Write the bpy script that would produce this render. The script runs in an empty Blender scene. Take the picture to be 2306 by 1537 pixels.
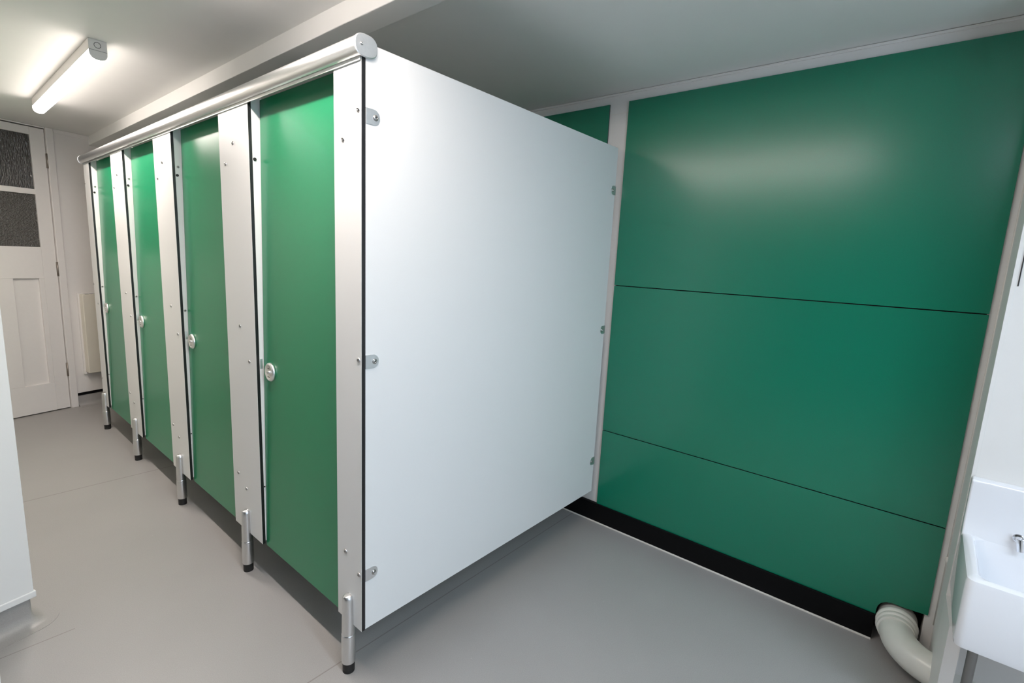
import bpy, bmesh, math, random
from mathutils import Vector, Matrix

# ------------------------------------------------------------------ camera, world, lights, exposure
scene = bpy.context.scene
COL = scene.collection
YAW, PITCH, ROLL, FPX = 0.8776, -0.1621, 0.0489, 1120.4
CAM = Vector((-0.8488, -1.2962, 1.4305))
fwd = Vector((math.sin(YAW)*math.cos(PITCH), math.cos(YAW)*math.cos(PITCH), math.sin(PITCH)))
rgt = Vector((math.cos(YAW), -math.sin(YAW), 0.0))
up = rgt.cross(fwd)
r2 = rgt*math.cos(ROLL) + up*math.sin(ROLL)
u2 = up*math.cos(ROLL) - rgt*math.sin(ROLL)
cam_data = bpy.data.cameras.new('camera')
cam_data.sensor_fit = 'HORIZONTAL'
cam_data.sensor_width = 36.0
cam_data.lens = FPX*36.0/2306.0
cam_data.clip_start = 0.02
camera = bpy.data.objects.new('camera', cam_data)
COL.objects.link(camera)
m = Matrix.Identity(4)
for i in range(3):
    m[i][0], m[i][1], m[i][2], m[i][3] = r2[i], u2[i], -fwd[i], CAM[i]
camera.matrix_world = m
scene.camera = camera

world = bpy.data.worlds.new('sky')
scene.world = world
world.use_nodes = True
world.node_tree.nodes['Background'].inputs[0].default_value = (0.72, 0.84, 1.0, 1)
world.node_tree.nodes['Background'].inputs[1].default_value = 3.0

scene.view_settings.view_transform = 'Standard'
scene.view_settings.look = 'None'
scene.view_settings.gamma = 1.0
scene.view_settings.use_curve_mapping = False
scene.view_settings.exposure = 0.12

LAMP_STRENGTH = 14.5
LAMP_TUBE_POWER = 18.5          # watts of the downward light of each batten
LAMP_COLOR = (1.0, 0.895, 0.83)
COOL_COLOR = (0.73, 0.86, 1.0)       # the third batten has a cooler tube

# daylight entering through the window behind the camera (just outside its glass)
ld = bpy.data.lights.new('window_daylight', 'AREA')
ld.shape = 'RECTANGLE'; ld.size = 1.6; ld.size_y = 1.1
ld.energy = 17.0
ld.color = (0.62, 0.79, 1.0)
lo = bpy.data.objects.new('window_daylight', ld)
COL.objects.link(lo)
lo.location = (-0.60, -3.56, 1.60)
lo.rotation_euler = (math.radians(90), 0, 0)

# ------------------------------------------------------------------ materials
def nodes_of(name):
    mt = bpy.data.materials.new(name); mt.use_nodes = True
    nt = mt.node_tree
    return mt, nt, nt.nodes['Principled BSDF']

def plain(name, col, rough=0.5, metal=0.0, bump=0.0, scale=60.0, var=0.0, spec=0.5, coat=0.0, coords='Object', stretch=None, detail=3.0):
    mt, nt, b = nodes_of(name)
    b.inputs['Base Color'].default_value = (*col, 1)
    b.inputs['Roughness'].default_value = rough
    b.inputs['Metallic'].default_value = metal
    b.inputs['Specular IOR Level'].default_value = spec
    b.inputs['Coat Weight'].default_value = coat
    tc = nt.nodes.new('ShaderNodeTexCoord')
    mp = nt.nodes.new('ShaderNodeMapping')
    if stretch: mp.inputs['Scale'].default_value = stretch
    nt.links.new(tc.outputs[coords], mp.inputs['Vector'])
    no = nt.nodes.new('ShaderNodeTexNoise')
    no.inputs['Scale'].default_value = scale
    no.inputs['Detail'].default_value = detail
    nt.links.new(mp.outputs['Vector'], no.inputs['Vector'])
    if var > 0:
        mx = nt.nodes.new('ShaderNodeMix'); mx.data_type = 'RGBA'
        mx.inputs['A'].default_value = (*[c*(1-var) for c in col], 1)
        mx.inputs['B'].default_value = (*[min(1, c*(1+var)) for c in col], 1)
        nt.links.new(no.outputs['Fac'], mx.inputs['Factor'])
        nt.links.new(mx.outputs['Result'], b.inputs['Base Color'])
    if bump > 0:
        bp = nt.nodes.new('ShaderNodeBump')
        bp.inputs['Strength'].default_value = bump
        bp.inputs['Distance'].default_value = 0.002
        nt.links.new(no.outputs['Fac'], bp.inputs['Height'])
        nt.links.new(bp.outputs['Normal'], b.inputs['Normal'])
    return mt

def metal_mat(name, col, rough, stretch=None, bump=0.02):
    return plain(name, col, rough, 1.0, bump, 150, 0.05, stretch=stretch)

M_WHITE = plain('white_laminate', (0.80, 0.80, 0.79), 0.32, bump=0.015, scale=300, var=0.012)
M_GREEN = plain('green_laminate', (0.003, 0.235, 0.098), 0.29, bump=0.02, spec=0.68, scale=260, var=0.03)
M_GREENW = plain('green_wall_laminate', (0.001, 0.182, 0.100), 0.265, bump=0.02, spec=0.75, scale=260, var=0.05)
M_CORE = plain('black_core', (0.010, 0.010, 0.011), 0.38, var=0.2, scale=90)
M_WALL = plain('painted_wall', (0.76, 0.74, 0.71), 0.5, bump=0.25, scale=14, var=0.02)
M_WALLD = plain('darkened_unseen_wall', (0.10, 0.10, 0.10), 0.7, var=0.02)  # made-up dark tone for the unseen left wall, cuts pale veil in reflections
M_CEIL = plain('painted_ceiling', (0.84, 0.835, 0.81), 0.6, bump=0.2, scale=9, var=0.015)
M_GLOSS = plain('white_gloss_paint', (0.78, 0.75, 0.72), 0.28, bump=0.12, scale=40, var=0.02)
M_ALU = metal_mat('satin_aluminium', (0.80, 0.80, 0.80), 0.30, (60, 1, 60))
M_ALUV = metal_mat('brushed_aluminium', (0.72, 0.72, 0.72), 0.30, (30, 30, 2))
M_CHROME = metal_mat('polished_chrome', (0.82, 0.82, 0.84), 0.12)
M_CAP = metal_mat('cap_metal', (0.86, 0.87, 0.88), 0.42)
M_LOCK = metal_mat('satin_lock', (0.88, 0.87, 0.85), 0.38)
M_SCREW = metal_mat('steel_screw', (0.46, 0.45, 0.44), 0.30)
M_DARK = plain('dark_recess', (0.006, 0.005, 0.005), 0.8, var=0.3)
M_RUBBER = plain('black_rubber', (0.012, 0.012, 0.012), 0.55, var=0.2)
M_BLACKSK = plain('black_skirting', (0.0045, 0.0045, 0.005), 0.5, var=0.2, spec=0.12)
M_CERAMIC = plain('white_ceramic', (0.80, 0.80, 0.82), 0.13, bump=0.02, scale=12, coat=0.3)
M_HEATER = plain('cream_enamel', (0.74, 0.70, 0.60), 0.4, var=0.02)
M_LAMPBODY = plain('lamp_body', (0.72, 0.70, 0.67), 0.42, var=0.01)
M_HINGE = metal_mat('old_steel_hinge', (0.34, 0.30, 0.27), 0.42, bump=0.3)
M_PIPE = plain('painted_pipe', (0.75, 0.74, 0.68), 0.28, bump=0.22, scale=22, var=0.05)
M_GROOVE = plain('groove_ink', (0.10, 0.10, 0.10), 0.5, var=0.1)
M_TRIMG = plain('caulk', (0.76, 0.72, 0.66), 0.5, bump=0.3, scale=30, var=0.03)

def floor_mat():
    mt, nt, b = nodes_of('vinyl_floor')
    N, L = nt.nodes, nt.links
    b.inputs['Roughness'].default_value = 0.40
    tc = N.new('ShaderNodeTexCoord')
    n1 = N.new('ShaderNodeTexNoise'); n1.inputs['Scale'].default_value = 420; n1.inputs['Detail'].default_value = 2
    n2 = N.new('ShaderNodeTexNoise'); n2.inputs['Scale'].default_value = 2.2; n2.inputs['Detail'].default_value = 3
    vo = N.new('ShaderNodeTexVoronoi'); vo.inputs['Scale'].default_value = 28
    for n in (n1, n2, vo): L.new(tc.outputs['Object'], n.inputs['Vector'])
    r1 = N.new('ShaderNodeValToRGB')
    r1.color_ramp.elements[0].position = 0.30; r1.color_ramp.elements[0].color = (0.330, 0.318, 0.306, 1)
    r1.color_ramp.elements[1].position = 0.70; r1.color_ramp.elements[1].color = (0.390, 0.377, 0.363, 1)
    L.new(n1.outputs['Fac'], r1.inputs['Fac'])
    mx = N.new('ShaderNodeMix'); mx.data_type = 'RGBA'; mx.blend_type = 'MULTIPLY'; mx.inputs['Factor'].default_value = 0.5
    r2_ = N.new('ShaderNodeValToRGB')
    r2_.color_ramp.elements[0].position = 0.3; r2_.color_ramp.elements[0].color = (0.88, 0.88, 0.88, 1)
    r2_.color_ramp.elements[1].position = 0.7; r2_.color_ramp.elements[1].color = (1, 1, 1, 1)
    L.new(n2.outputs['Fac'], r2_.inputs['Fac'])
    L.new(r1.outputs['Color'], mx.inputs['A']); L.new(r2_.outputs['Color'], mx.inputs['B'])
    # sparse pale chips
    lt = N.new('ShaderNodeMath'); lt.operation = 'LESS_THAN'; lt.inputs[1].default_value = 0.035
    L.new(vo.outputs['Distance'], lt.inputs[0])
    sp = N.new('ShaderNodeSeparateColor'); L.new(vo.outputs['Color'], sp.inputs['Color'])
    gt = N.new('ShaderNodeMath'); gt.operation = 'GREATER_THAN'; gt.inputs[1].default_value = 0.93
    L.new(sp.outputs[0], gt.inputs[0])
    ml = N.new('ShaderNodeMath'); ml.operation = 'MULTIPLY'
    L.new(lt.outputs[0], ml.inputs[0]); L.new(gt.outputs[0], ml.inputs[1])
    mx2 = N.new('ShaderNodeMix'); mx2.data_type = 'RGBA'; mx2.inputs['B'].default_value = (0.55, 0.54, 0.52, 1)
    L.new(ml.outputs[0], mx2.inputs['Factor']); L.new(mx.outputs['Result'], mx2.inputs['A'])
    # welded seams between the vinyl sheets (lines along x)
    sx = N.new('ShaderNodeSeparateXYZ'); L.new(tc.outputs['Object'], sx.inputs['Vector'])
    prev = mx2.outputs['Result']
    for y, w in ((0.965, 0.0022), (2.33, 0.004), (0.118, 0.0025)):
        s = N.new('ShaderNodeMath'); s.operation = 'SUBTRACT'; s.inputs[1].default_value = y
        a = N.new('ShaderNodeMath'); a.operation = 'ABSOLUTE'
        c = N.new('ShaderNodeMath'); c.operation = 'LESS_THAN'; c.inputs[1].default_value = w
        L.new(sx.outputs['Y'], s.inputs[0]); L.new(s.outputs[0], a.inputs[0]); L.new(a.outputs[0], c.inputs[0])
        if y < 1.0 and y > 0.5:      # this weld stops beside the wall end
            e = N.new('ShaderNodeMath'); e.operation = 'LESS_THAN'; e.inputs[1].default_value = -0.59
            L.new(sx.outputs['X'], e.inputs[0])
            f = N.new('ShaderNodeMath'); f.operation = 'MULTIPLY'
            L.new(c.outputs[0], f.inputs[0]); L.new(e.outputs[0], f.inputs[1]); c = f
        k = N.new('ShaderNodeMix'); k.data_type = 'RGBA'; k.blend_type = 'MULTIPLY'
        k.inputs['B'].default_value = (0.72, 0.69, 0.67, 1)
        L.new(c.outputs[0], k.inputs['Factor']); L.new(prev, k.inputs['A'])
        prev = k.outputs['Result']
    L.new(prev, b.inputs['Base Color'])
    bp = N.new('ShaderNodeBump'); bp.inputs['Strength'].default_value = 0.12; bp.inputs['Distance'].default_value = 0.001
    L.new(n1.outputs['Fac'], bp.inputs['Height']); L.new(bp.outputs['Normal'], b.inputs['Normal'])
    return mt
M_FLOOR = floor_mat()

def glass_mat():
    # obscured glass with a dark room behind: pebbled relief
    mt, nt, b = nodes_of('pebbled_glass')
    N, L = nt.nodes, nt.links
    b.inputs['Base Color'].default_value = (0.11, 0.105, 0.10, 1)
    b.inputs['Roughness'].default_value = 0.10
    b.inputs['Specular IOR Level'].default_value = 0.9
    tc = N.new('ShaderNodeTexCoord')
    vo = N.new('ShaderNodeTexVoronoi'); vo.inputs['Scale'].default_value = 95
    L.new(tc.outputs['Object'], vo.inputs['Vector'])
    bp = N.new('ShaderNodeBump'); bp.inputs['Strength'].default_value = 1.0; bp.inputs['Distance'].default_value = 0.012
    L.new(vo.outputs['Distance'], bp.inputs['Height']); L.new(bp.outputs['Normal'], b.inputs['Normal'])
    return mt
M_GLASS = glass_mat()

def ripple_glass():
    mt, nt, b = nodes_of('reeded_glass')
    N, L = nt.nodes, nt.links
    b.inputs['Base Color'].default_value = (0.045, 0.042, 0.041, 1)
    b.inputs['Roughness'].default_value = 0.08
    b.inputs['Specular IOR Level'].default_value = 0.9
    tc = N.new('ShaderNodeTexCoord')
    mp = N.new('ShaderNodeMapping'); mp.inputs['Scale'].default_value = (55, 1, 13)
    L.new(tc.outputs['Object'], mp.inputs['Vector'])
    no = N.new('ShaderNodeTexNoise'); no.inputs['Scale'].default_value = 2.0; no.inputs['Detail'].default_value = 2
    L.new(mp.outputs['Vector'], no.inputs['Vector'])
    bp = N.new('ShaderNodeBump'); bp.inputs['Strength'].default_value = 1.0; bp.inputs['Distance'].default_value = 0.016
    L.new(no.outputs['Fac'], bp.inputs['Height']); L.new(bp.outputs['Normal'], b.inputs['Normal'])
    return mt
M_RIPPLE = ripple_glass()

def emit_mat(name, col, strength):
    mt, nt, b = nodes_of(name)
    b.inputs['Base Color'].default_value = (0.9, 0.9, 0.9, 1)
    b.inputs['Emission Color'].default_value = (*col, 1)
    b.inputs['Emission Strength'].default_value = strength
    return mt
M_DIFF = emit_mat('lit_diffuser', LAMP_COLOR, LAMP_STRENGTH)

def window_glass():
    mt, nt, b = nodes_of('clear_glass')
    b.inputs['Base Color'].default_value = (0.95, 0.98, 1, 1)
    b.inputs['Roughness'].default_value = 0.0
    b.inputs['Transmission Weight'].default_value = 1.0
    b.inputs['IOR'].default_value = 1.05
    return mt
M_CLEAR = window_glass()

# ------------------------------------------------------------------ helpers
def finish(name, bm, mats, parent=None, smooth=False, bevel=0.0, seg=2, sub=0, angle=35):
    me = bpy.data.meshes.new(name)
    bmesh.ops.recalc_face_normals(bm, faces=bm.faces)
    bm.to_mesh(me); bm.free()
    if not isinstance(mats, (list, tuple)): mats = [mats]
    for mt in mats: me.materials.append(mt)
    o = bpy.data.objects.new(name, me); COL.objects.link(o)
    if parent is not None: o.parent = parent
    if bevel > 0:
        md = o.modifiers.new('bevel', 'BEVEL'); md.width = bevel; md.segments = seg; md.limit_method = 'ANGLE'; md.angle_limit = math.radians(angle)
        md.harden_normals = True
    if sub:
        md = o.modifiers.new('sub', 'SUBSURF'); md.levels = sub; md.render_levels = sub
    if smooth or bevel > 0:
        for p in me.polygons: p.use_smooth = True
        if not bevel and not sub:
            me.set_sharp_from_angle(angle=math.radians(40))
    return o

def box(bm, a, b, mi=0, side_mi=None, axis=None):
    """box from corner a to corner b; with axis, faces not along it get side_mi (board edges)"""
    x0, y0, z0 = a; x1, y1, z1 = b
    v = [bm.verts.new(p) for p in ((x0, y0, z0), (x1, y0, z0), (x1, y1, z0), (x0, y1, z0), (x0, y0, z1), (x1, y0, z1), (x1, y1, z1), (x0, y1, z1))]
    fs = [((3, 2, 1, 0), 2), ((4, 5, 6, 7), 2), ((0, 1, 5, 4), 1), ((2, 3, 7, 6), 1), ((1, 2, 6, 5), 0), ((3, 0, 4, 7), 0)]
    out = []
    for idx, ax in fs:
        f = bm.faces.new([v[i] for i in idx])
        f.material_index = mi if (axis is None or ax == axis) else side_mi
        out.append(f)
    return out

def bxo(name, a, b, mat, parent=None, bevel=0.0, **k):
    bm = bmesh.new(); box(bm, a, b)
    return finish(name, bm, mat, parent, bevel=bevel, **k)

def cyl(bm, p0, p1, r0, r1=None, n=32, caps=True, mi=0):
    p0 = Vector(p0); p1 = Vector(p1); r1 = r0 if r1 is None else r1
    d = (p1-p0).normalized()
    t = Vector((0, 0, 1)) if abs(d.z) < 0.9 else Vector((1, 0, 0))
    a = d.cross(t).normalized(); b = d.cross(a)
    A = []; B = []
    for i in range(n):
        an = 2*math.pi*i/n
        v = a*math.cos(an) + b*math.sin(an)
        A.append(bm.verts.new(p0 + v*r0)); B.append(bm.verts.new(p1 + v*r1))
    for i in range(n):
        j = (i+1) % n
        f = bm.faces.new((A[i], A[j], B[j], B[i])); f.material_index = mi; f.smooth = True
    if caps:
        f = bm.faces.new(A[::-1]); f.material_index = mi
        f = bm.faces.new(B); f.material_index = mi

def lathe(bm, prof, origin, axis, n=32, mi=0):
    """profile of (radius, distance along axis)"""
    origin = Vector(origin); d = Vector(axis).normalized()
    t = Vector((0, 0, 1)) if abs(d.z) < 0.9 else Vector((1, 0, 0))
    a = d.cross(t).normalized(); b = d.cross(a)
    rings = []
    for r, h in prof:
        if r < 1e-6:
            rings.append([bm.verts.new(origin + d*h)])
        else:
            rings.append([bm.verts.new(origin + d*h + (a*math.cos(2*math.pi*i/n) + b*math.sin(2*math.pi*i/n))*r) for i in range(n)])
    for k in range(len(rings)-1):
        A, B = rings[k], rings[k+1]
        for i in range(n):
            j = (i+1) % n
            if len(A) == 1 and len(B) > 1: f = bm.faces.new((A[0], B[j], B[i]))
            elif len(B) == 1 and len(A) > 1: f = bm.faces.new((A[i], A[j], B[0]))
            elif len(A) > 1: f = bm.faces.new((A[i], A[j], B[j], B[i]))
            else: continue
            f.material_index = mi; f.smooth = True

def extrude_poly(bm, pts, vec, mi=0, side_mi=None):
    """closed polygon of 3D points swept by vec"""
    vec = Vector(vec)
    A = [bm.verts.new(p) for p in pts]; B = [bm.verts.new(Vector(p)+vec) for p in pts]
    f = bm.faces.new(A); f.material_index = mi
    f = bm.faces.new(B[::-1]); f.material_index = mi
    n = len(A)
    for i in range(n):
        j = (i+1) % n
        f = bm.faces.new((A[i], B[i], B[j], A[j])); f.material_index = mi if side_mi is None else side_mi
    return A, B

def empty(name, loc=(0, 0, 0), rz=0.0):
    o = bpy.data.objects.new(name, None); COL.objects.link(o)
    o.location = loc; o.rotation_euler = (0, 0, rz)
    o.empty_display_size = 0.05
    return o

def tag(o, label, cat, group=None, kind=None):
    o['label'] = label; o['category'] = cat
    if group: o['group'] = group
    if kind: o['kind'] = kind
    return o

def struct(o):
    o['kind'] = 'structure'
    return o

# ------------------------------------------------------------------ main dimensions
D = 1.497            # face of the green wall boards
WX = 1.506           # back wall surface
ZC = 2.28            # ceiling
YP = [(0.0, 0.144), (0.739, 1.018), (1.607, 1.880), (2.4775, 2.745), (3.342, 3.500)]
T = 0.013
ZB, ZT = 0.18, 2.0
FW_N = Vector((-0.28, 1.0, 0)).normalized()          # far wall normal (away from the camera)
FW_D = Vector((1.0, 0.28, 0)).normalized()           # along the far wall, to the right
FW_O = Vector((-0.1, 4.2, 0))
FW_A = math.atan2(0.28, 1.0)

# ------------------------------------------------------------------ setting
bm = bmesh.new(); box(bm, (-4.2, -3.7, -0.12), (2.2, 6.2, 0.0)); struct(finish('floor', bm, M_FLOOR))
bm = bmesh.new(); box(bm, (-4.2, -3.7, ZC), (2.2, 6.2, ZC+0.12)); struct(finish('ceiling', bm, M_CEIL))
# back wall, with the square rough opening that the soil pipe comes through
bm = bmesh.new()
hy0, hy1, hz0, hz1 = -1.447, -1.300, 0.0, 0.180
for a, b in (((WX, hy1, 0), (WX+0.15, 6.2, ZC)), ((WX, hy0, hz1), (WX+0.15, hy1, ZC)), ((WX, -1.62, 0), (WX+0.15, hy0, ZC))):
    box(bm, a, b)
struct(finish('wall_back', bm, M_WALL))
bm = bmesh.new(); box(bm, (WX+0.09, hy0-0.01, 0), (WX+0.16, hy1+0.01, 0.2)); struct(finish('trim_9', bm, M_DARK))
# wall on the right: a short return, then the wall that carries the sink
SX = 1.265
bm = bmesh.new()
extrude_poly(bm, [(WX+0.1, -1.480, 0), (SX, -1.4735, 0), (SX, -3.7, 0), (WX+0.1, -3.7, 0)], (0, 0, ZC))
struct(finish('wall_right', bm, M_WALL))
# boxing under the sink end
bm = bmesh.new(); extrude_poly(bm, [(SX+0.01, -1.4732, 0), (1.075, -1.4790, 0), (1.075, -1.512, 0), (SX+0.01, -1.512, 0)], (0, 0, 0.40))
struct(finish('trim_1', bm, M_WALL))
# caulk bead in the corner
bm = bmesh.new(); cyl(bm, (WX-0.001, -1.4805, 0.15), (WX-0.001, -1.4805, ZC-0.01), 0.006, n=12, caps=True)
lathe(bm, [(0, -0.014), (0.008, -0.009), (0.010, 0), (0.008, 0.009), (0, 0.014)], (WX-0.004, -1.480, 0.42), (0, 0, 1), 12)
struct(finish('trim_2', bm, M_TRIMG))
# cornice bead along the back wall top
bm = bmesh.new(); box(bm, (WX-0.006, -1.48, ZC-0.012), (WX+0.01, 4.9, ZC-0.001))
struct(finish('trim_3', bm, M_WALL, bevel=0.003))
# plaster crack line above the white upright
bm = bmesh.new(); box(bm, (WX-0.0008, -0.024, 2.180), (WX+0.002, 0.082, 2.1822)); struct(finish('trim_4', bm, M_TRIMG))
# left wall with the window hole
bxo('wall_left', (-3.85, -3.7, 0), (-3.7, 1.25, ZC), M_WALLD)['kind'] = 'structure'  # out of view, darkened so the green boards mirror less white
wx0, wx1, wz0, wz1 = -1.40, 0.20, 1.05, 2.15
bm = bmesh.new()
for a, b in (((-3.7, -3.52, 0), (wx0, -3.4, ZC)), ((wx1, -3.52, 0), (SX, -3.4, ZC)), ((wx0, -3.52, 0), (wx1, -3.4, wz0)), ((wx0, -3.52, wz1), (wx1, -3.4, ZC))):
    box(bm, a, b)
struct(finish('wall_front', bm, M_WALL))
w = empty('window_1', ((wx0+wx1)/2, -3.46, wz0)); struct(w)
bm = bmesh.new()
hw = (wx1-wx0)/2; hh = wz1-wz0
for a, b in (((-hw, -.03, 0), (-hw+.06, .03, hh)), ((hw-.06, -.03, 0), (hw, .03, hh)), ((-hw, -.03, 0), (hw, .03, .06)), ((-hw, -.03, hh-.06), (hw, .03, hh)), ((-.02, -.02, .05), (.02, .02, hh-.05))):
    box(bm, a, b)
finish('window_frame', bm, M_GLOSS, w)
bm = bmesh.new(); box(bm, (-hw+.05, -.003, .05), (hw-.05, .003, hh-.05)); finish('window_pane', bm, M_CLEAR, w)
# far wall (set at a slant), with the door opening covered by the door
fw = bmesh.new()
def fpt(s, n, z): return FW_O + FW_D*s + FW_N*n + Vector((0, 0, z))
def fbox(bm, s0, s1, n0, n1, z0, z1):
    pts = [fpt(s0, n0, z0), fpt(s1, n0, z0), fpt(s1, n1, z0), fpt(s0, n1, z0)]
    extrude_poly(bm, pts, (0, 0, z1-z0))
DZ = 2.262
fbox(fw, 0.004, 2.4, 0, 0.14, 0, ZC); fbox(fw, -1.6, -0.764, 0, 0.14, 0, ZC); fbox(fw, -0.764, 0.004, 0, 0.14, DZ+0.006, ZC)
fbox(fw, -0.90, 0.1, 0.14, 0.16, 0, ZC)
struct(finish('wall_far', fw, M_GLOSS))
bm = bmesh.new(); fbox(bm, 0.0045, 0.053, -0.014, 0.01, 0, ZC-0.001); fbox(bm, -0.765, 0.0, -0.008, 0.01, DZ+0.006, ZC-0.001)
struct(finish('trim_5', bm, M_GLOSS, bevel=0.003))
# horizontal bead high on the far wall, right of the door
bm = bmesh.new(); fbox(bm, 0.058, 0.45, -0.005, 0.01, ZC-0.03, ZC-0.001); struct(finish('trim_6', bm, M_GLOSS, bevel=0.002))
# coved vinyl skirting of the far wall with its black capping strip
def cove(bm, pathpts, normals, h=0.10, r=0.035, thick=0.004):
    prof = [(0.0, h), (thick, h)]
    prof += [(thick + r - r*math.cos(t), r - r*math.sin(t)) for t in [i*math.pi/2/8 for i in range(0, 9)]]
    prof += [(thick + r + 0.03, 0.0012), (thick+r+0.03, -0.01), (0.0, -0.01)]
    rows = []
    for p, nn in zip(pathpts, normals):
        rows.append([bm.verts.new((p[0]+nn[0]*o, p[1]+nn[1]*o, z)) for o, z in prof])
    for k in range(len(rows)-1):
        for i in range(len(prof)):
            j = (i+1) % len(prof)
            f = bm.faces.new((rows[k][i], rows[k+1][i], rows[k+1][j], rows[k][j])); f.smooth = True
    bm.faces.new(rows[0]); bm.faces.new(rows[-1][::-1])
bm = bmesh.new()
nfar = (-FW_N.x, -FW_N.y)
cove(bm, [fpt(0.056, 0, 0), fpt(1.1, 0, 0)], [nfar, nfar], h=0.094)
struct(finish('baseboard_far', bm, M_FLOOR, smooth=True))
bm = bmesh.new(); fbox(bm, 0.056, 1.1, -0.009, 0.004, 0.094, 0.116); struct(finish('trim_7', bm, M_BLACKSK, bevel=0.002))
# corridor wall on the left beyond the nib
bxo('wall_corridor', (-1.15, 1.24, 0), (-1.05, 4.3, ZC), M_WALL)['kind'] = 'structure'
# nib wall in the left foreground: slanted face, rounded corner, coved skirting, white panel on top
NA = Vector((-0.6735, 1.113, 0)); ND = Vector((1, 0.26, 0)).normalized(); NN = Vector((-0.26, 1, 0)).normalized()
def npt(s, n, z): return NA + ND*s + NN*n + Vector((0, 0, z))
bm = bmesh.new()
extrude_poly(bm, [npt(-0.018, 0.016, 0), npt(-3.25, 0.016, 0), npt(-3.25, 0.14, 0), npt(-0.018, 0.14, 0)], (0, 0, ZC))
struct(finish('wall_nib', bm, M_WALL))
bm = bmesh.new()
extrude_poly(bm, [npt(-0.001, 0.0, 0.118), npt(-3.1, 0.0, 0.118), npt(-3.1, 0.014, 0.118), npt(-0.001, 0.014, 0.118)], (0, 0, ZC-0.122))
pn = finish('wall_panel', bm, M_WHITE, bevel=0.002)
tag(pn, 'plain white wall panel on the wall end at the left edge, near the camera', 'wall panel')
bm = bmesh.new()
extrude_poly(bm, [npt(0.004, -0.005, 0.100), npt(-3.1, -0.005, 0.100), npt(-3.1, 0.014, 0.100), npt(-0.018, 0.014, 0.100), npt(-0.018, 0.10, 0.1), npt(0.004, 0.10, 0.1)], (0, 0, 0.026))
struct(finish('trim_8', bm, M_WHITE, bevel=0.004, seg=3))
bm = bmesh.new()
pp = []; nn_ = []
c0 = npt(-0.020, 0.020, 0)
pp.append(npt(-3.1, 0.018, 0)); nn_.append((-NN.x, -NN.y))
for i in range(9):
    t = math.pi/2*i/8
    dirv = (-NN*math.cos(t) + ND*math.sin(t))
    pp.append(c0 + dirv*0.002); nn_.append((dirv.x, dirv.y))
pp.append(npt(-0.018, 0.138, 0)); nn_.append((ND.x, ND.y))
cove(bm, pp, nn_, h=0.101, r=0.045, thick=0.010)
struct(finish('baseboard_nib', bm, M_FLOOR, smooth=True))

# near jamb, just inside the bottom left corner of the view
bm = bmesh.new(); box(bm, (-0.98, 0.800, 0), (-0.7945, 0.83, ZC)); struct(finish('trim_13', bm, M_WHITE, bevel=0.002))

# beam across the ceiling above the cubicle doors; its lower arris is a little uneven
bm = bmesh.new()
prev = None
ys = [-2.2, 0.25, 0.40, 0.62, 0.64, 1.05, 1.08, 2.3, 2.6, 4.6]
dz = [0.0, 0.0, 0.0012, 0.0, 0.0, 0.0, -0.001, -0.001, 0.0008, 0.0]
x0, x1, zb = 0.186, 0.282, 2.2075
rows = []
for y, d_ in zip(ys, dz):
    rows.append([bm.verts.new(p) for p in ((x0, y, ZC+0.01), (x0, y, zb+d_), (x1, y, zb), (x1, y, ZC+0.01))])
for k in range(len(rows)-1):
    for i in range(4):
        j = (i+1) % 4
        bm.faces.new((rows[k][i], rows[k+1][i], rows[k+1][j], rows[k][j]))
bm.faces.new(rows[0]); bm.faces.new(rows[-1][::-1])
struct(finish('ceiling_beam', bm, M_CEIL, bevel=0.003))

# black skirting along the back wall, pale bead at its foot
bm = bmesh.new(); box(bm, (WX-0.020, -1.303, 0.004), (WX+0.005, 4.9, 0.107)); struct(finish('baseboard_back', bm, M_BLACKSK, bevel=0.0015))
bm = bmesh.new(); box(bm, (WX-0.026, -1.303, -0.002), (WX-0.006, 4.9, 0.0055)); struct(finish('trim_10', bm, M_TRIMG, bevel=0.002))

# ------------------------------------------------------------------ green boards on the back wall
def wall_board(y0, y1, z0, z1, label, group, notch=None):
    bm = bmesh.new()
    if notch is None:
        pts = [(D, y0, z0), (D, y1, z0), (D, y1, z1), (D, y0, z1)]
    else:
        pts = [(D, y0, 0.181), (D, -1.385, 0.176), (D, -1.350, 0.1765), (D, -1.330, 0.172), (D, -1.314, 0.160), (D, -1.306, 0.144), (D, -1.3035, 0.125), (D, -1.3035, z0), (D, y1, z0), (D, y1, z1), (D, y0, z1)]
    extrude_poly(bm, pts, (0.0085, 0, 0), 0, 1)
    o = finish('green_wall_board', bm, [M_GREENW, M_CORE], bevel=0.0008, seg=1)
    return tag(o, label, 'wall board', group)
bm = bmesh.new(); box(bm, (WX-0.0015, -1.450, 1.318), (WX+0.004, -0.03, 1.334)); box(bm, (WX-0.0015, -1.450, 0.529), (WX+0.004, -0.03, 0.545)); struct(finish('trim_12', bm, M_DARK))  # black strips added behind the seams, their colour stands in for shaded gaps
G = 'green boards beside the end partition'
wall_board(-1.456, -0.0228, 1.3275, 2.2305, 'large green laminate board at the top of the back wall, right of the cubicles', G)
wall_board(-1.456, -0.0228, 0.5385, 1.3237, 'green laminate board in the middle of the back wall, between two thin dark seams', G)
wall_board(-1.456, -0.0228, 0.1065, 0.5349, 'lowest green laminate board on the back wall, above black skirting, notched round the pipe', G, notch=True)
wall_board(0.084, 0.80, 1.3275, 2.2295, 'small green corner of a board showing over the top of the white end partition', 'green boards inside the cubicles')
wall_board(0.084, 0.80, 0.1065, 1.3237, 'green board on the back wall hidden inside the nearest cubicle', 'green boards inside the cubicles')
for k in range(1, 4):
    wall_board(YP[k][0]+0.21, YP[k+1][0]+0.09, 0.1065, 2.2295, 'green board on the back wall hidden inside a farther cubicle', 'green boards inside the cubicles')

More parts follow.
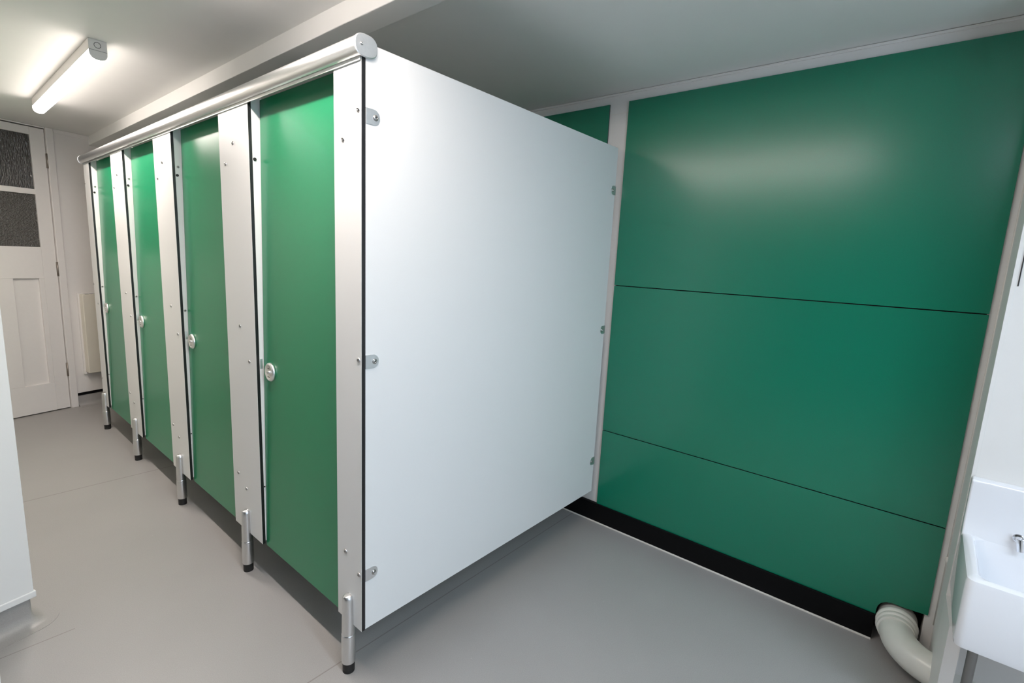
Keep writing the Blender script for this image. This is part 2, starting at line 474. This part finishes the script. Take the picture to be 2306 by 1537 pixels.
# ------------------------------------------------------------------ cubicle hardware
def screw(parent, y, z, x=0.0, axis=(-1, 0, 0), r=0.0075, pos=None):
    bm = bmesh.new()
    o = Vector(pos) if pos is not None else Vector((x, y, z))
    lathe(bm, [(r, -0.001), (r, 0.0012), (r*0.86, 0.0030), (r*0.50, 0.0042), (r*0.40, 0.0042), (r*0.36, 0.0016), (0, 0.0016)], o, axis, 20)
    for f in bm.faces: f.material_index = 0
    # dark socket
    lathe(bm, [(0.0, 0.00165), (r*0.34, 0.00165), (r*0.34, 0.00160), (0, 0.00160)], o, axis, 12, mi=1)
    return finish('screw', bm, [M_SCREW, M_DARK], parent)

LEG_Y = [0.068, 0.878, 1.735, 2.585, 3.405]
def make_leg(parent, y):
    # slotted upper sleeve gripping the board, knurled lower tube, rubber foot
    c = -0.0070
    bm = bmesh.new()
    prof = [(0.0160, 0.136), (0.0222, 0.138), (0.0222, 0.152), (0.0216, 0.200), (0.0200, 0.262), (0.0194, 0.274)]
    n = 32
    rings = []
    for r, z in prof: rings.append([bm.verts.new((c+math.cos(2*math.pi*i/n)*r, y+math.sin(2*math.pi*i/n)*r, z)) for i in range(n)])
    # scooped dome top
    for rr, zz in ((0.0180, 0.281), (0.0142, 0.2875), (0.0072, 0.2905)):
        rings.append([bm.verts.new((c+math.cos(2*math.pi*i/n)*(0.0186), y+math.sin(2*math.pi*i/n)*rr, zz - (0.0 if math.cos(2*math.pi*i/n) > 0 else 0.004*(-math.cos(2*math.pi*i/n))))) for i in range(n)])
    for k in range(len(rings)-1):
        for i in range(n):
            j = (i+1) % n
            f = bm.faces.new((rings[k][i], rings[k][j], rings[k+1][j], rings[k+1][i])); f.smooth = True
    bm.faces.new(rings[0][::-1]); bm.faces.new(rings[-1])
    leg = finish('leg', bm, M_ALUV, parent)
    leg.data.set_sharp_from_angle(angle=math.radians(35))
    bm = bmesh.new()
    lathe(bm, [(0.0, 0.145), (0.0222, 0.145), (0.0236, 0.142), (0.0222, 0.1385), (0.0230, 0.136), (0.0236, 0.130), (0.0236, 0.040), (0.0228, 0.037), (0.0, 0.037)], (c, y, 0), (0, 0, 1), 36)
    finish('lower_tube', bm, M_ALUV, leg, smooth=True)
    bm = bmesh.new()
    lathe(bm, [(0.0, 0.038), (0.0206, 0.038), (0.0206, 0.012), (0.0199, 0.010), (0.0206, 0.008), (0.0202, 0.0), (0, 0.0)], (c, y, 0), (0, 0, 1), 32)
    finish('rubber_foot', bm, M_RUBBER, leg, smooth=True)
    return leg

PLAB = ['narrow white cubicle pilaster at the near corner, black edge towards the camera',
        'wide white pilaster between the nearest and second green doors',
        'white pilaster between the second and third green doors',
        'white pilaster between the third and farthest green doors',
        'last narrow white pilaster, beyond the farthest green door']
def pilaster(k):
    y0, y1 = YP[k]
    root = empty('cubicle_pilaster', (0, (y0+y1)/2, 0))
    off = -(y0+y1)/2
    def P(o):
        o.location = (0, off, 0); return o
    bm = bmesh.new(); box(bm, (0, y0, ZB), (T, y1, 1.985), 0, 1, 0)
    P(finish('board', bm, [M_WHITE, M_CORE], root, bevel=0.0006, seg=1))
    P(make_leg(root, LEG_Y[k]))
    yp = {0: 0.0145, 1: 0.882, 2: 1.749, 3: 2.615, 4: 3.487}[k]
    for z in (1.829, 1.106, 0.384): P(screw(root, yp, z))
    if k < 4:
        hyy = [0.094, 0.962, 1.834, 2.700][k]
        for z in (1.757, 0.434): P(screw(root, hyy, z))
    if k > 0:
        P(screw(root, [0, 0.803, 1.666, 2.539, 3.395][k], 0.967))
    # rebate strip on the side where the door latches: white jamb, keep plate, stops
    if k > 0:
        bm = bmesh.new()
        pts = [(T+0.0004, y0+0.0005, ZB+0.012), (0.052, y0+0.0005, ZB+0.012), (0.052, y0+0.0005, 1.986), (T+0.0004, y0+0.0005, 1.986)]
        extrude_poly(bm, pts, (0, 0.012, 0))
        P(finish('rebate_strip', bm, M_WHITE, root, bevel=0.001))
        if k > 1:
            for z in (1.800, 1.095): P(screw(root, 0, 0, axis=(0, -1, 0), r=0.006, pos=(0.026 if z > 1.5 else 0.0205, y0+0.0003, z)))
        bm = bmesh.new()
        box(bm, (T+0.001, y0-0.0010, 0.947), (0.0245, y0+0.004, 0.988))
        P(finish('latch_keep', bm, M_CAP, root, bevel=0.0008))
        for z in (1.760, 0.438):
            bm = bmesh.new()
            lathe(bm, [((0.0065 if z > 1 else 0.0028), -0.006), ((0.0065 if z > 1 else 0.0028), 0.002), ((0.0055 if z > 1 else 0.0022), 0.0035), (0.0, 0.004)], (T+(0.0075 if z > 1 else 0.0030), y0+0.0003, z), (0, -1, 0), 16)
            P(finish('door_buffer', bm, M_RUBBER, root, smooth=True))
    return tag(root, PLAB[k], 'pilaster', 'white pilasters along the cubicle front')
for k in range(5): pilaster(k)

DLAB = ['nearest green cubicle door, its round lock nearest the camera',
        'second green cubicle door from the camera, bright lamp reflection near its top',
        'third green cubicle door from the camera, narrow between white pilasters',
        'farthest green cubicle door, the narrowest in view near the white panelled door']
def door(k):
    ya, yb = YP[k][1]-0.010, YP[k+1][0]-0.0025
    root = empty('cubicle_door', (0.02, (ya+yb)/2, 0.172))
    L = Matrix.Translation((-0.02, -(ya+yb)/2, -0.172))
    def P(o):
        o.data.transform(L); return o
    zt, z0 = 1.977, 0.172
    xt, x_b = (0.0445, 0.0155)
    def dx(z): return x_b + (xt-x_b)*(z-z0)/(zt-z0)
    bm = bmesh.new()
    v = []
    for y in (ya, yb):
        for (x, z) in ((dx(z0), z0), (dx(z0)+T, z0), (dx(zt)+T, zt), (dx(zt), zt)):
            v.append(bm.verts.new((x, y, z)))
    for idx, mi in (((0, 3, 7, 4), 0), ((1, 5, 6, 2), 0), ((0, 1, 2, 3), 1), ((4, 7, 6, 5), 1), ((0, 4, 5, 1), 1), ((3, 2, 6, 7), 1)):
        f = bm.faces.new([v[i] for i in idx]); f.material_index = mi
    leaf = P(finish('door_leaf', bm, [M_GREEN, M_CORE], root, bevel=0.0006, seg=1))
    # round indicator lock
    ly, lz = yb-0.068, 0.945
    lx = dx(lz)
    bm = bmesh.new()
    lathe(bm, [(0.0, -0.001), (0.0365, -0.001), (0.0375, 0.004), (0.0370, 0.008), (0.0340, 0.0118), (0.0300, 0.0132), (0.0290, 0.0126), (0.0, 0.0126)], (lx, ly, lz), (-1, 0, 0), 48)
    lock = P(finish('indicator_lock', bm, M_LOCK, root))
    bm = bmesh.new()
    lathe(bm, [(0.0055, 0.0120), (0.0055, 0.0158), (0.0042, 0.0166), (0, 0.0166)], (lx, ly, lz), (-1, 0, 0), 20)
    P(finish('coin_slot', bm, M_CHROME, lock, smooth=True))
    bm = bmesh.new()
    box(bm, (lx-0.0129, ly-0.009, lz-0.0205), (lx-0.0124, ly+0.009, lz-0.0175))
    P(finish('status_window', bm, M_GROOVE, lock))
    bm = bmesh.new()
    box(bm, (lx-0.0129, ly-0.006, lz+0.0130), (lx-0.0124, ly+0.006, lz+0.0165))
    P(finish('status_window', bm, M_GROOVE, lock))
    # latch bolt towards the strip
    bm = bmesh.new(); box(bm, (lx+T+0.001, yb-0.045, lz-0.012), (lx+T+0.013, yb+0.0, lz+0.012)); P(finish('latch_body', bm, M_CAP, root, bevel=0.001))
    # hinges on the other side
    for z in (1.757, 0.434):
        bm = bmesh.new(); cyl(bm, (dx(z)+T+0.008, ya+0.012, z-0.035), (dx(z)+T+0.008, ya+0.012, z+0.035), 0.008, n=20)
        P(finish('hinge', bm, M_CAP, root))
    return tag(root, DLAB[k], 'cubicle door', 'green doors along the cubicle front')
for k in range(4): door(k)

def bracket_mesh(z, side, x_edge, parent):
    """D-shaped angle bracket on the camera side of a partition; side +1 at the front edge, -1 at the wall"""
    bm = bmesh.new()
    t = 0.0022; h = 0.0215; n = 14
    x0 = x_edge; x1 = x_edge + side*0.026
    pts = [(x0, 0, z-h), (x1, 0, z-h)]
    for i in range(1, n):
        a = -math.pi/2 + math.pi*i/n
        pts.append((x1 + side*math.cos(a)*h*1.0, 0, z + math.sin(a)*h))
    pts += [(x1, 0, z+h), (x0, 0, z+h)]
    pts = [Vector((p[0], -0.0004, p[2])) for p in pts]
    extrude_poly(bm, pts, (0, -t, 0))
    br = finish('bracket', bm, M_CAP, parent, bevel=0.0006)
    sc = screw(br, 0, 0, axis=(0, -1, 0), r=0.0085, pos=(x1 + side*0.006, -t-0.0002, z-0.001))
    return br

def partition(y, label, group, brackets=True):
    root = empty('cubicle_partition', (0.74, y, ZB))
    L = Matrix.Translation((-0.74, 0, -ZB))
    bm = bmesh.new(); extrude_poly(bm, [(T+0.0005, 0.0002, ZB+0.003), (1.4685, 0.0002, ZB+0.003), (1.4685, 0.0002, 2.006), (0.0466, 0.0002, 2.006), (0.0466, 0.0002, 1.9895), (T+0.0005, 0.0002, 1.9895)], (0, T-0.0002, 0), 0, 1)
    o = finish('board', bm, [M_WHITE, M_CORE], root, bevel=0.0006, seg=1); o.data.transform(L)
    if brackets:
        made = []
        for z in (1.815, 1.100, 0.381):
            made.append(bracket_mesh(z, 1, 0.0135, root))
        for z in (1.800, 1.092, 0.364):
            b = bracket_mesh(z, -1, 1.4715, root); made.append(b)
        for b in made:
            b.data.transform(L)
            for ch in b.children: ch.data.transform(L)
    return tag(root, label, 'partition', group)
partition(0.0, 'large white end partition of the cubicle row, facing the camera', 'cubicle partitions')
for y in (0.876, 1.743, 2.609, 3.483):
    partition(y, 'white dividing partition hidden between two cubicles', 'hidden cubicle partitions', False)

# headrail: rounded aluminium tube over the pilasters with end caps
def headrail():
    ya, yb = -0.008, 3.520
    root = empty('headrail', (0.010, (ya+yb)/2, 1.993))
    off = Matrix.Translation((-0.010, -(ya+yb)/2, -1.993))
    def outline(sx=1.0, grow=0.0):
        pts = []
        n = 48; a, b = 0.0355+grow, 0.0285+grow
        for i in range(n):
            t = 2*math.pi*i/n
            c, s = math.cos(t), math.sin(t)
            e = 2/2.6
            pts.append((0.010 + a*math.copysign(abs(c)**e, c), 1.993 + b*math.copysign(abs(s)**e, s)))
        return pts
    bm = bmesh.new()
    full = outline(); inner = outline(grow=-0.0022)
    n = len(full)
    # open along the underside so the boards slot into it: from the rear (z 1.991) over the top to the front lip
    keep = [i for i in range(n) if not (full[i][1] < 1.991 and full[i][0] > -0.004)]
    st = next(i for i in keep if (i-1) % n not in keep)
    order = [(st+k) % n for k in range(len(keep))]
    ring = [full[i] for i in order] + [inner[i] for i in reversed(order)]
    P0 = [bm.verts.new((x, ya+0.003, z)) for x, z in ring]
    P1 = [bm.verts.new((x, yb-0.003, z)) for x, z in ring]
    for i in range(len(ring)):
        j = (i+1) % len(ring)
        f = bm.faces.new((P0[i], P0[j], P1[j], P1[i])); f.smooth = True
    rail = finish('rail_tube', bm, M_ALU, root); rail.data.transform(off); rail.data.set_sharp_from_angle(angle=math.radians(40))
    bm = bmesh.new()
    box(bm, (-0.0040, ya+0.009, 1.956), (-0.0008, yb-0.012, 1.968))
    o = finish('lower_flange', bm, M_ALU, root, bevel=0.0006); o.data.transform(off)
    for yc, dy in ((ya+0.003, -1), (yb-0.003, 1)):
        bm = bmesh.new()
        A = [bm.verts.new((x, yc, z)) for x, z in outline(grow=0.0012)]
        B = [bm.verts.new((x, yc+dy*0.0035, z)) for x, z in outline(grow=0.0012)]
        Cc = [bm.verts.new((x, yc+dy*0.0050, z)) for x, z in outline(grow=-0.0010)]
        for R0, R1 in ((A, B), (B, Cc)):
            for i in range(n):
                j = (i+1) % n
                f = bm.faces.new((R0[i], R0[j], R1[j], R1[i])); f.smooth = True
        bm.faces.new(A); bm.faces.new(Cc)
        cap = finish('end_cap', bm, M_CAP, root); cap.data.transform(off); cap.data.set_sharp_from_angle(angle=math.radians(30))
        if dy < 0:
            s = screw(cap, 0, 0, axis=(0, -1, 0), r=0.0042, pos=(-0.006, yc-0.0050, 1.994)); s.data.transform(off)
    return tag(root, 'long satin aluminium headrail with rounded end cap running above the green doors', 'headrail')
headrail()

# ------------------------------------------------------------------ ceiling lamps
def ceiling_lamp(y0, y1, label, col=LAMP_COLOR, dm=M_DIFF, power=LAMP_TUBE_POWER):
    root = empty('ceiling_light', (-0.2515, (y0+y1)/2, ZC))
    xc = -0.2515; hw_ = 0.0315; zs = 2.236; zt = ZC
    off = Matrix.Translation((-xc, -(y0+y1)/2, -ZC))
    bm = bmesh.new(); box(bm, (xc-hw_, y0+0.004, zs), (xc+hw_, y1-0.004, zt-0.0005))
    finish('lamp_body', bm, M_LAMPBODY, root, bevel=0.0015).data.transform(off)
    def prof(g=0.0, top=zs):
        pts = [(xc-hw_-g, top)]
        for i in range(0, 17):
            t = math.pi + math.pi*i/16
            c, s = math.cos(t), math.sin(t)
            e = 2/2.5
            pts.append((xc + (hw_+g)*math.copysign(abs(c)**e, c), zs - 0.004 + (0.033+g)*math.copysign(abs(s)**e, s)))
        pts.append((xc+hw_+g, top))
        return pts
    bm = bmesh.new()
    extrude_poly(bm, [(x, y0+0.004, z) for x, z in prof(-0.0004)], (0, y1-y0-0.008, 0))
    o = finish('diffuser', bm, dm, root); o.data.transform(off)
    for p in o.data.polygons: p.use_smooth = False
    for ya, dy in ((y0, 0.004), (y1, -0.004)):
        bm = bmesh.new()
        extrude_poly(bm, [(x, ya, z) for x, z in prof(0.0006, zt-0.0005)], (0, dy, 0))
        e = finish('end_cap', bm, M_LAMPBODY, root, bevel=0.0006); e.data.transform(off)
        bm = bmesh.new()
        sg = -1 if dy > 0 else 1
        # knock-out ring and seam
        lathe(bm, [(0.0105, 0.0), (0.0105, 0.0006), (0.0125, 0.0006), (0.0125, 0.0)], (xc-0.001, ya, 2.2575), (0, sg, 0), 32)
        box(bm, (xc-hw_, ya+sg*0.0005-0.0004, zs-0.0008), (xc+hw_, ya+sg*0.0005+0.0004, zs+0.0004))
        finish('knockout', bm, M_GROOVE, e).data.transform(off)
    tl = bpy.data.lights.new('tube_light', 'AREA'); tl.shape = 'RECTANGLE'; tl.size = 0.050; tl.size_y = y1-y0-0.03
    tl.energy = power; tl.color = col
    to = bpy.data.objects.new('tube_light', tl); COL.objects.link(to); to.parent = root; to.location = (0, 0, 2.1965-ZC)
    return tag(root, label, 'ceiling light', 'batten lights along the ceiling')
ceiling_lamp(1.607, 3.170, 'lit white batten light on the ceiling near the far door')
ceiling_lamp(-0.900, 0.663, 'second lit batten light, above the nearest green door, reflected in the green boards')

ceiling_lamp(-3.20, -1.64, 'third batten light on the ceiling behind the camera, with a cooler tube', COOL_COLOR, emit_mat('cool_diffuser', COOL_COLOR, LAMP_STRENGTH*1.2), LAMP_TUBE_POWER*1.65)

# ------------------------------------------------------------------ far door
def far_door():
    root = struct(empty('door_1', fpt(-0.38, 0, 0), FW_A))
    W0, W1 = -0.380, 0.380       # local x = s + 0.38
    def lb(bm, a, b): box(bm, a, b)
    z0 = 0.008
    n0, n1 = 0.002, 0.042
    # stiles and rails
    bm = bmesh.new()
    gz = [(1.350, 1.756), (1.797, 2.204)]
    sx0, sx1 = W0+0.09, W1-0.09
    lb(bm, (W0, n0, z0), (sx0, n1, DZ)); lb(bm, (sx1, n0, z0), (W1, n1, DZ))
    lb(bm, (sx0, n0, gz[1][1]), (sx1, n1, DZ)); lb(bm, (sx0, n0, gz[0][1]), (sx1, n1, gz[1][0])); lb(bm, (sx0, n0, 1.103), (sx1, n1, gz[0][0]))
    lb(bm, (sx0, n0, z0), (sx1, n1, 0.244))
    pan = [(-0.260, -0.100), (0.100, 0.260)]
    # stiles between the two lower panels
    lb(bm, (sx0, n0, 0.244), (pan[0][0], n1, 1.103)); lb(bm, (pan[0][1], n0, 0.244), (pan[1][0], n1, 1.103)); lb(bm, (pan[1][1], n0, 0.244), (sx1, n1, 1.103))
    finish('door_frame', bm, M_GLOSS, root, bevel=0.002)
    for a, b in pan:
        bm = bmesh.new(); lb(bm, (a-0.004, n0+0.020, 0.240), (b+0.004, n1-0.01, 1.107)); finish('lower_panel', bm, M_GLOSS, root)
    for (a, b), mt in zip(gz, (M_GLASS, M_RIPPLE)):
        bm = bmesh.new(); lb(bm, (sx0-0.002, n0+0.014, a-0.002), (sx1+0.002, n0+0.022, b+0.002)); finish('glass_pane', bm, mt, root)
    for z in (2.025, 1.179, 0.337):
        bm = bmesh.new()
        cyl(bm, (W1+0.002, -0.006, z-0.056), (W1+0.002, -0.006, z+0.056), 0.0062, n=14)
        lb(bm, (W1-0.005, -0.003, z-0.055), (W1+0.009, 0.003, z+0.055))
        for zz in (-0.03, -0.008, 0.014, 0.036): cyl(bm, (W1+0.002, -0.006, z+zz), (W1+0.002, -0.006, z+zz+0.0015), 0.0068, n=14)
        finish('hinge', bm, M_HINGE, root)
    bm = bmesh.new()
    lathe(bm, [(0.0, 0.0), (0.024, 0.0), (0.024, 0.004), (0.009, 0.008), (0.009, 0.03), (0.02, 0.036), (0.026, 0.05), (0.02, 0.063), (0, 0.066)], (W0+0.05, n0, 1.02), (0, -1, 0), 24)
    finish('door_knob', bm, M_HINGE, root, smooth=True)
    return root
far_door()

# dark gap at the door head and foot is the real clearance; panel heater right of the door
ht = empty('wall_heater', fpt(0.41, -0.005, 0.285), FW_A)
bm = bmesh.new()
w_, h_, d_ = 0.285, 0.683, 0.060
extrude_poly(bm, [(-w_, -d_, 0.0), (-w_, -d_, h_), (-w_, -0.0, h_), (-w_, -0.0, 0.012)], (2*w_, 0, 0))
finish('heater_case', bm, M_HEATER, ht, bevel=0.006, seg=3)
bm = bmesh.new()
for i in range(14):
    box(bm, (-w_+0.03+i*0.038, -d_+0.012, h_-0.0005), (-w_+0.03+i*0.038+0.026, -d_+0.045, h_+0.0008))
finish('top_grille', bm, M_GROOVE, ht)
bm = bmesh.new(); box(bm, (-w_-0.012, -0.012, -0.01), (w_+0.012, 0.004, h_+0.008)); finish('back_plate', bm, M_GLOSS, ht, bevel=0.002)
tag(ht, 'cream panel heater on the far wall, half hidden by the last pilaster', 'heater')

# ------------------------------------------------------------------ soil pipe
def sweep(bm, path, radii, n=36, cap=True):
    rings = []
    ups = Vector((0, 0, 1))
    for i, p in enumerate(path):
        a = path[max(i-1, 0)]; b = path[min(i+1, len(path)-1)]
        d = (b-a).normalized()
        s = d.cross(ups).normalized(); t = s.cross(d)
        rings.append([bm.verts.new(p + (s*math.cos(2*math.pi*k/n) + t*math.sin(2*math.pi*k/n))*radii[i]) for k in range(n)])
    for i in range(len(rings)-1):
        for k in range(n):
            j = (k+1) % n
            f = bm.faces.new((rings[i][k], rings[i][j], rings[i+1][j], rings[i+1][k])); f.smooth = True
    if cap: bm.faces.new(rings[0][::-1]); bm.faces.new(rings[-1])
pipe = empty('soil_pipe', (1.40, -1.40, 0.05))
off = Matrix.Translation((-1.40, 1.40, -0.05))
pz = 0.098; py = -1.372
path = [Vector((1.56, py, pz+0.010)), Vector((1.455, py, pz+0.006))]
cx_, cy_ = 1.455, py-0.135
for i in range(1, 15):
    t = math.radians(78)*i/14
    path.append(Vector((cx_ - 0.135*math.sin(t)*1.15, cy_ + 0.135*math.cos(t), pz+0.006-0.012*i/14)))
last = path[-1]; dr = (path[-1]-path[-2]).normalized()
path.append(last + dr*0.10); path.append(last + dr*0.2)
bm = bmesh.new(); sweep(bm, path, [0.055]*len(path))
finish('pipe_bend', bm, M_PIPE, pipe, smooth=True).data.transform(off)
bm = bmesh.new()
o = Vector((1.520, py, pz+0.008))
lathe(bm, [(0.055, -0.02), (0.0625, -0.02), (0.0635, 0.0), (0.0630, 0.026), (0.0655, 0.030), (0.0675, 0.038), (0.0655, 0.046), (0.0615, 0.049), (0.0612, 0.056), (0.0645, 0.060), (0.0655, 0.066), (0.0640, 0.071), (0.0595, 0.074), (0.0590, 0.090), (0.0548, 0.092), (0.05, 0.092)], o, (-1, 0, -0.02), 40)
finish('pipe_collar', bm, M_PIPE, pipe, smooth=True).data.transform(off)
tag(pipe, 'white painted soil pipe bending out of the notched green board to the right', 'pipe')

# ------------------------------------------------------------------ ceramic sink
def sink():
    root = empty('ceramic_sink', (SX, -1.70, 0.44))
    off = Matrix.Translation((-SX, 1.70, -0.44))
    xb, xf = SX-0.0005, 0.895
    ya, yb = -1.475, -1.93            # left side (towards the green boards), right side
    zb_, zr_, zt_ = 0.438, 0.648, 0.825
    bm = bmesh.new()
    def ring(x0, x1, y0, y1, z, r, n=6, zc=None):
        pts = []
        for (cx, cy, a0) in ((x1-r, y1-r, 0), (x0+r, y1-r, 90), (x0+r, y0+r, 180), (x1-r, y0+r, 270)):
            for i in range(n+1):
                a = math.radians(a0 + 90*i/n)
                pts.append(bm.verts.new((cx + r*math.cos(a), cy + r*math.sin(a), z)))
        return pts
    def bridge(A, B):
        k = len(A)
        for i in range(k):
            j = (i+1) % k
            f = bm.faces.new((A[i], A[j], B[j], B[i])); f.smooth = True
    y0, y1 = yb, ya
    R = []
    R.append(ring(xf+0.02, xb, y0+0.015, y1-0.006, zb_-0.001, 0.02))
    R.append(ring(xf+0.006, xb, y0+0.004, y1-0.002, zb_+0.006, 0.02))
    R.append(ring(xf+0.002, xb, y0, y1, zb_+0.022, 0.02))
    R.append(ring(xf, xb, y0, y1, zr_-0.014, 0.02))
    R.append(ring(xf+0.002, xb, y0+0.002, y1-0.002, zr_-0.004, 0.02))
    R.append(ring(xf+0.008, xb-0.004, y0+0.008, y1-0.007, zr_, 0.02))
    wi = 0.030
    R.append(ring(xf+wi-0.008, xb-0.045, y0+wi-0.006, y1-wi+0.006, zr_, 0.03))
    R.append(ring(xf+wi-0.002, xb-0.051, y0+wi, y1-wi, zr_-0.006, 0.03))
    R.append(ring(xf+wi+0.004, xb-0.056, y0+wi+0.006, y1-wi-0.006, zr_-0.05, 0.035))
    R.append(ring(xf+wi+0.010, xb-0.062, y0+wi+0.012, y1-wi-0.012, zb_+0.055, 0.04))
    R.append(ring(xf+wi+0.030, xb-0.080, y0+wi+0.032, y1-wi-0.032, zb_+0.034, 0.04))
    R.append(ring(xf+wi+0.100, xb-0.150, y0+wi+0.120, y1-wi-0.120, zb_+0.028, 0.04))
    for a, b in zip(R[:-1], R[1:]): bridge(a, b)
    bm.faces.new(R[0][::-1]); bm.faces.new(R[-1])
    finish('basin', bm, M_CERAMIC, root, smooth=True).data.transform(off)
    # splashback: upstand with rolled top
    bm = bmesh.new()
    prof = [(xb, zr_-0.02), (xb-0.050, zr_-0.02), (xb-0.050, zr_+0.004), (xb-0.044, zr_+0.016), (xb-0.038, zr_+0.04), (xb-0.034, zt_-0.030), (xb-0.036, zt_-0.012), (xb-0.034, zt_-0.004), (xb-0.028, zt_), (xb, zt_)]
    A, B = extrude_poly(bm, [(x, y0, z) for x, z in prof], (0, y1-y0, 0))
    finish('splashback', bm, M_CERAMIC, root, bevel=0.006, seg=3, angle=50).data.transform(off)
    # chrome overflow spout on the splashback
    bm = bmesh.new()
    oy, oz = -1.598, 0.679
    lathe(bm, [(0.0, 0.0), (0.013, 0.0), (0.013, 0.003), (0.009, 0.005), (0.0, 0.005)], (xb-0.049, oy, oz), (-1, 0, 0), 20)
    cyl(bm, (xb-0.052, oy, oz), (xb-0.066, oy-0.002, oz-0.004), 0.0075, n=16)
    cyl(bm, (xb-0.066, oy-0.002, oz+0.003), (xb-0.072, oy-0.006, oz-0.032), 0.0085, 0.0085, n=16)
    finish('overflow_fitting', bm, M_CHROME, root, smooth=True).data.transform(off)
    # waste
    bm = bmesh.new(); lathe(bm, [(0, 0.0), (0.03, 0.0), (0.03, 0.003), (0.02, 0.004), (0.0, 0.002)], ((xb+xf)/2, (ya+yb)/2, zb_+0.028), (0, 0, 1), 24)
    finish('waste_outlet', bm, M_CHROME, root, smooth=True).data.transform(off)
    return tag(root, 'white ceramic wall sink with tall splashback, cut off by the right edge', 'sink')
sink()
# supply pipe under the sink, standing on the floor
bm = bmesh.new(); cyl(bm, (0.935, -1.522, 0.0), (0.935, -1.522, 0.437), 0.0115, n=24)
lathe(bm, [(0.0115, 0.0), (0.024, 0.0), (0.024, 0.004), (0.013, 0.010), (0.0115, 0.012)], (0.935, -1.522, 0), (0, 0, 1), 24)
M_PIPECH = metal_mat('dull_chrome', (0.27, 0.26, 0.25), 0.25)
tag(finish('support_leg', bm, M_PIPECH, None, smooth=True), 'dull chrome tube standing under the white sink', 'tube')
# thin black cable on the white wall above the sink
bm = bmesh.new(); cyl(bm, (SX-0.0015, -1.489, 1.426), (SX-0.0015, -1.489, 2.05), 0.0014, n=10)
tag(finish('thin_cable', bm, M_RUBBER, None, smooth=True), 'thin black cable down the white wall above the sink', 'cable')
# cover strip on the arris of the sink wall
bm = bmesh.new(); box(bm, (SX-0.0015, -1.484, 0.826), (SX+0.001, -1.4736, ZC-0.002)); struct(finish('trim_11', bm, M_WALL, bevel=0.0005))
